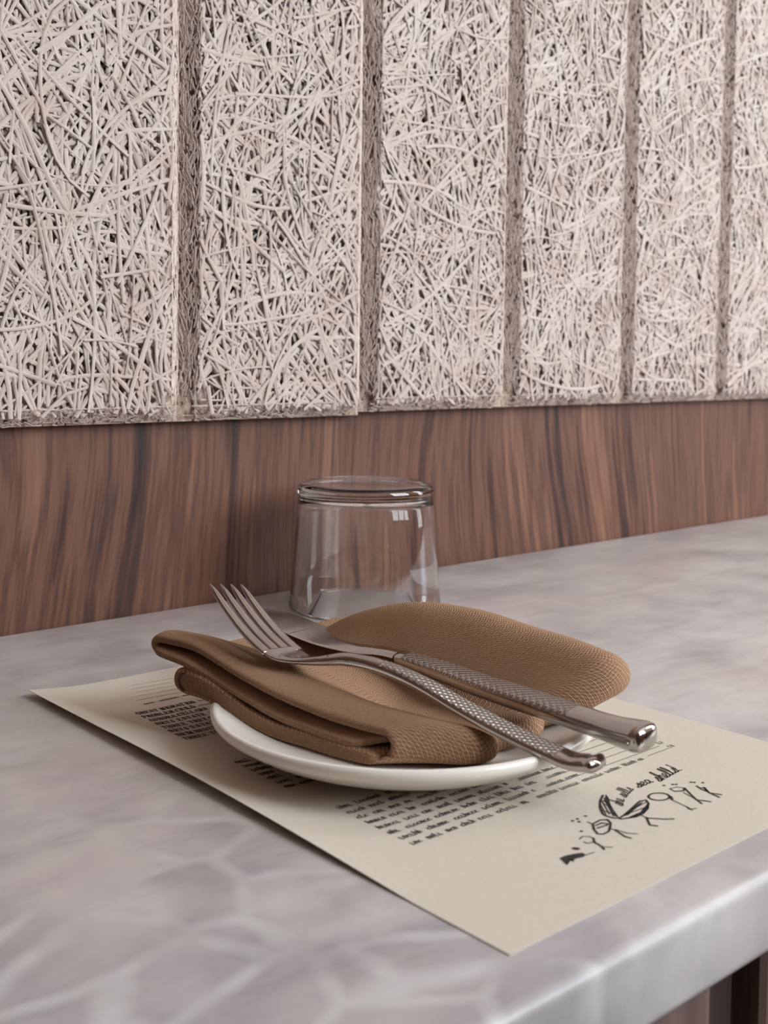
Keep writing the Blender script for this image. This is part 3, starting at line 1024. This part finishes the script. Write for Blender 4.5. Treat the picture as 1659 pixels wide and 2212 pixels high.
def build_napkin():
    th = 0.0125
    ws = np.concatenate([np.linspace(-.012, .12, 10), np.linspace(.145, .42, 14), np.linspace(.44, .71, 14)])
    rows = []
    for w in ws:
        um = float(interp(UMW, UMV, w))
        ul = float(interp([a for a, _ in ULV], [b for _, b in ULV], w))
        def zb(u):
            p = NO + NU * u + NW * w
            r = math.hypot(p.x - PC[0], p.y - PC[1])
            return plate_in(min(r, .55)) + pz0 + 0.003
        zT = lambda u: max(ztop(u, w) - th, zb(u) + 0.045)
        zB = lambda u: min(zb(u) + 0.020 + 0.006 * math.exp(-((u - 0.05) / 0.1) ** 2), zT(u) - 0.03)
        def zM(u):
            t = zT(u)
            bb = zB(u)
            return max(t - float(interp([-.05, .05, .15, .3, .4, .55, .7, 1.1], [.031, .039, .046, .049, .051, .045, .040, .03], u)), bb + (t - bb) * 0.35)
        path = []
        rad = max((zT(um) - zB(um)) / 2, 0.012)
        ue = um - rad * 0.4
        # bottom layer, hem at the left
        u0 = 0.058 + 0.01 * math.sin(w * 20)
        for u in [u0, u0 + .005, u0 + .014, u0 + .03] + list(np.linspace(u0 + .055, ue, 18)):
            path.append((u, zB(u)))
        # turn up at the right-hand end
        zt, zbm = zT(ue), zB(ue)
        zc, rz = (zt + zbm) / 2, (zt - zbm) / 2
        for a in np.linspace(-math.pi / 2, math.pi / 2, 9)[1:-1]:
            path.append((ue + math.cos(a) * rz * 1.05, zc + math.sin(a) * rz))
        # top layer back to the left
        for u in np.linspace(ue, ul, 26):
            path.append((u, zT(u)))
        zt, zm = zT(ul), zM(ul)
        zc, rz = (zt + zm) / 2, (zt - zm) / 2
        for a in np.linspace(math.pi / 2, 3 * math.pi / 2, 6)[1:-1]:
            path.append((ul + math.cos(a) * rz * 1.4, zc + math.sin(a) * rz))
        # inner layer running right again
        for u in np.linspace(ul, um - 0.07, 18):
            path.append((u, zM(u)))
        rows.append((w, path))
    nq = len(rows[0][1])
    verts, faces, uv = [], [], []
    for ri, (w, path) in enumerate(rows):
        acc = 0.0
        for qi, (u, z) in enumerate(path):
            if qi:
                acc += math.hypot(u - path[qi - 1][0], z - path[qi - 1][1])
            wob = 0.004 * noise.noise(Vector((u * 7, w * 9, qi * 0.03)))
            # the layers do not line up exactly at the front
            sh = 0.0
            if w < 0.12:
                lay = 0 if qi < 22 else (1 if qi < 59 else 2)
                f = 1 - max(0, w) / 0.12
                sh = (-0.012, 0.006, -0.006)[lay] * f + 0.010 * f * noise.noise(Vector((u * 5 + 3, lay * 4.0, 0.5)))
            p = NO + NU * u + NW * (w + sh)
            verts.append(V(p.x, p.y, z + wob))
            uv.append((acc * S, w * S))
    n = len(rows)
    for r in range(n - 1):
        for q in range(nq - 1):
            faces.append((r * nq + q, r * nq + q + 1, (r + 1) * nq + q + 1, (r + 1) * nq + q))
    me = pymesh('napkin', verts, faces)
    ul_ = me.uv_layers.new(name='UVMap')
    for lp in me.loops:
        ul_.data[lp.index].uv = uv[lp.vertex_index]
    return me


nap_me = build_napkin()
napkin = link('napkin', nap_me, MT['cloth'], None, True)
tag(napkin, 'brown woven cloth napkin folded in layers on the white plate', 'napkin')
sm = napkin.modifiers.new('thickness', 'SOLIDIFY')
sm.thickness = 0.068 * S
sm.offset = 0.0
vg = napkin.vertex_groups.new(name='ply')
NQ = 22 + 7 + 26 + 4 + 18
for v in nap_me.vertices:
    qi = v.index % NQ
    if qi < 22:
        wt = (.40, .74, .93, 1.0)[qi] if qi < 4 else 1.0 - 0.44 * min(1, (qi - 4) / 5) - 0.10 * max(0, (qi - 15) / 7)
    elif qi < 29:
        wt = 0.54 - 0.16 * (qi - 22) / 7
    else:
        wt = 0.34
    vg.add([v.index], wt, 'REPLACE')
sm.vertex_group = 'ply'
sm.material_offset_rim = 1
napkin.data.materials.append(MT['cloth_edge'])

# row of stitches around the rounded hem end of the lowest layer
sv, sf = [], []
for i in range(10):
    a = math.radians(105 + 15.5 * i)
    u, z = .104 + .028 * math.cos(a), .1515 + .024 * math.sin(a)
    wr = -0.024 + 0.010 * noise.noise(Vector((u * 5 + 3, 0.0, 0.5)))
    du, dz = -math.sin(a) * .0033, math.cos(a) * .0033
    nu, nz = math.cos(a) * .0013, math.sin(a) * .0013
    k = len(sv)
    for ww in (-0.0035, 0.006):
        for su_, sn in ((-1, -1), (1, -1), (1, 1), (-1, 1)):
            pp = NO + NU * (u + du * su_ + nu * sn) + NW * (wr + ww)
            sv.append(V(pp.x, pp.y, z + dz * su_ + nz * sn))
    sf += [(k, k + 1, k + 2, k + 3), (k + 7, k + 6, k + 5, k + 4)] + [(k + j, k + 4 + j, k + 4 + (j + 1) % 4, k + (j + 1) % 4) for j in range(4)]
link('hem_stitching', pymesh('hem_stitching', sv, sf), MT['thread'], napkin)
ss = napkin.modifiers.new('soft', 'SUBSURF')
ss.levels = 2
ss.render_levels = 2

# ------------------------------------------------------------------ cutlery
def frame_on(E, D):
    D = Vector((D[0], D[1], 0)).normalized()
    N = Vector((D.y, -D.x, 0))            # sideways, away from the lens side
    return Vector((E[0], E[1], 0)), D, N


def loft(name, E, D, secs, nseg=20, expo=3.0, sub=6, caps_round=True, n0=None):
    """secs: (a, z, half width, half thickness, roll in degrees[, side shift]); returns mesh with UV in metres and 'upper' mask"""
    E0, D0, N0 = frame_on(E, D)
    A = np.array([s_[0] for s_ in secs])
    cols = [np.array([s_[i] if len(s_) > i else 0.0 for s_ in secs]) for i in range(1, 6)]
    aa = []
    for a, b in zip(A[:-1], A[1:]):
        aa += list(np.linspace(a, b, sub, endpoint=False))
    aa.append(A[-1])
    vals = [interp(A, c, np.array(aa)) for c in cols]
    spine = [E0 + D0 * a + N0 * vals[4][i] + Vector((0, 0, vals[0][i])) for i, a in enumerate(aa)]
    verts, faces, uv, upper = [], [], [], []
    n = len(aa)
    acc = 0.0
    for i in range(n):
        t = (spine[min(i + 1, n - 1)] - spine[max(i - 1, 0)]).normalized()
        side = N0
        up = side.cross(t)
        if up.z < 0:
            up = -up
        up.normalize()
        side = t.cross(up) if t.cross(up).dot(N0) > 0 else up.cross(t)
        q = Matrix.Rotation(math.radians(vals[3][i]), 3, t)
        side, up = q @ side, q @ up
        if i:
            acc += (spine[i] - spine[i - 1]).length
        for k in range(nseg):
            th = 2 * math.pi * k / nseg
            c, s_ = math.cos(th), math.sin(th)
            x = math.copysign(abs(c) ** (2 / expo), c)
            y = math.copysign(abs(s_) ** (2 / expo), s_)
            p = spine[i] + side * (x * vals[1][i]) + up * (y * vals[2][i])
            verts.append(V(p.x, p.y, p.z))
            uv.append((acc * S, x * vals[1][i] * S))
            upper.append(1.0 if s_ > 0.35 else 0.0)
    for i in range(n - 1):
        for k in range(nseg):
            k2 = (k + 1) % nseg
            faces.append((i * nseg + k, i * nseg + k2, (i + 1) * nseg + k2, (i + 1) * nseg + k))
    faces.append(tuple(range(nseg)))
    faces.append(tuple(reversed(range((n - 1) * nseg, n * nseg))))
    me = pymesh(name, verts, faces)
    bm = bmesh.new()
    bm.from_mesh(me)
    bmesh.ops.recalc_face_normals(bm, faces=bm.faces)
    bm.to_mesh(me)
    bm.free()
    l = me.uv_layers.new(name='UVMap')
    for lp in me.loops:
        l.data[lp.index].uv = uv[lp.vertex_index]
    at = me.attributes.new('upper', 'FLOAT', 'POINT')
    at.data.foreach_set('value', upper)
    return me


FE, FD = (1.98, 1.536), (-.29, .957)
fork = empty('fork', V(FE[0], FE[1], 0.11))
tag(fork, 'steel fork with dimpled handle resting tines up on the napkin', 'fork')
fork_hs = [(-.012, .118, .020, .007, 5), (-.006, .117, .036, .013, 5), (.02, .113, .044, .016, 5), (.06, .110, .045, .014, 5), (.10, .118, .044, .013, 5), (.21, .145, .042, .013, 5), (.33, .181, .038, .013, 5),
           (.45, .222, .031, .014, 5), (.53, .239, .025, .015, 5), (.60, .246, .020, .016, 6), (.66, .244, .018, .016, 8), (.70, .2355, .0185, .0140, 10)]
part('handle', loft('handle', FE, FD, fork_hs, 20, 3.4), mat_hammered('dimpled_steel_fork', .10 * S, .58 * S), fork, True)
fork_head = [(.64, .2452, .0186, .0164, 7), (.66, .2440, .0183, .0163, 8), (.70, .2355, .0190, .0144, 10), (.73, .229, .024, .012, 10), (.76, .224, .040, .010, 10), (.79, .222, .062, .009, 10), (.815, .2235, .075, .0085, 10), (.84, .231, .0835, .008, 10), (.856, .2385, .0850, .008, 10)]
part('head', loft('head', FE, FD, fork_head, 20, 3.0), MT['steel'], fork, True)
for i in range(4):
    c = -.0660 + .044 * i
    zz = -c * math.sin(math.radians(10))
    tine = [(a_, z_ + zz * k_, hw, ht, 10, c * k_) for a_, z_, hw, ht, k_ in
            [(.846, .2335, .0195, .0068, 1), (.87, .2465, .0192, .0068, 1), (.91, .272, .0178, .0068, .99), (.955, .308, .0155, .0066, .975), (1.00, .350, .0110, .006, .965), (1.022, .372, .0065, .0055, .96), (1.036, .386, .0018, .002, .96)]]
    part('tine', loft('tine', FE, FD, tine, 16, 4.0), MT['steel'], fork, True)

KE, KD = (2.097, 1.52), (-.065, .998)
knife = empty('table_knife', V(KE[0], KE[1], 0.13))
tag(knife, 'steel table knife with dimpled handle and serrated blade behind the fork', 'knife')
RK = -5
knife_hs = [(-.034, .158, .024, .016, RK), (-.030, .158, .036, .024, RK), (-.018, .157, .043, .029, RK), (.01, .156, .043, .029, RK), (.06, .156, .039, .025, RK), (.16, .160, .038, .023, RK), (.29, .166, .039, .023, RK), (.44, .172, .038, .022, RK), (.59, .182, .034, .020, RK),
            (.68, .186, .029, .017, RK), (.735, .188, .026, .014, RK)]
part('handle', loft('handle', KE, KD, knife_hs, 24, 3.2), mat_hammered('dimpled_steel_knife', .20 * S, .74 * S), knife, True)


def build_blade():
    E0, D0, N0 = frame_on(KE, KD)
    aa = list(np.linspace(.72, 1.10, 20)) + list(np.linspace(1.105, 1.352, 130))
    lo = lambda a: float(interp([.72, .77, .80, .84, .88, 1.1, 1.25, 1.32, 1.345, 1.352], [.026, .024, .032, .060, .070, .076, .070, .050, .030, .014], a))
    hi = lambda a: float(interp([.72, .77, .80, .83, .86, 1.1, 1.25, 1.32, 1.345, 1.352], [.026, .022, .022, .050, .058, .062, .060, .038, .012, -.012], a))
    zc = lambda a: float(interp([.72, .88, 1.03, 1.15, 1.352], [.188, .188, .190, .198, .212], a))
    rl = lambda a: float(interp([.72, .80, .92, 1.352], [-2, 0, 0, 0], a))
    verts, faces = [], []
    for j, a in enumerate(aa):
        r = math.radians(rl(a))
        side = N0 * math.cos(r) + Vector((0, 0, math.sin(r)))
        up = Vector((0, 0, math.cos(r))) - N0 * math.sin(r)
        c = E0 + D0 * a + Vector((0, 0, zc(a)))
        tk = float(interp([.72, .80, .90, 1.352], [.014, .011, .006, .004], a))
        l = lo(a) - (0.004 if (a > 1.105 and a < 1.32 and j % 2) else 0)
        for sx, sy in ((-l, 0.0008), (-l + .012, tk * .55), (hi(a) * .5, tk), (hi(a), tk), (hi(a), -tk), (hi(a) * .5, -tk), (-l + .012, -tk * .55), (-l, -0.0008)):
            p = c + side * sx + up * sy
            verts.append(V(p.x, p.y, p.z))
    m = 8
    for j in range(len(aa) - 1):
        for k in range(m):
            k2 = (k + 1) % m
            faces.append((j * m + k, j * m + k2, (j + 1) * m + k2, (j + 1) * m + k))
    faces.append(tuple(range(m)))
    faces.append(tuple(reversed(range((len(aa) - 1) * m, len(aa) * m))))
    me = pymesh('blade', verts, faces)
    bm = bmesh.new()
    bm.from_mesh(me)
    bmesh.ops.recalc_face_normals(bm, faces=bm.faces)
    bm.to_mesh(me)
    bm.free()
    return me


b = part('blade', build_blade(), MT['blade'], knife, True)
b.data.set_sharp_from_angle(angle=math.radians(28))

# ------------------------------------------------------------------ upturned tumbler
GC = (2.935, 3.433)
gp = [(0.0004, .482), (.12, .482), (.19, .484), (.225, .4885), (.243, .4885), (.257, .484), (.2655, .474), (.2680, .460), (.2660, .444), (.2655, .425),
      (.268, .40), (.274, .33), (.282, .22), (.291, .10), (.2985, .010), (.2975, .003), (.2945, .0006), (.2905, .001), (.2875, .006),
      (.281, .10), (.272, .22), (.264, .33), (.255, .405), (.249, .425), (.236, .436), (.20, .441), (.10, .442), (0.0004, .442)]
glass = link('drinking_glass', lathe('drinking_glass', gp, 128), MT['glass'], None, True)
glass.location = V(GC[0], GC[1], 0.0)
tag(glass, 'clear glass tumbler standing upside down on the marble behind the napkin', 'glass')
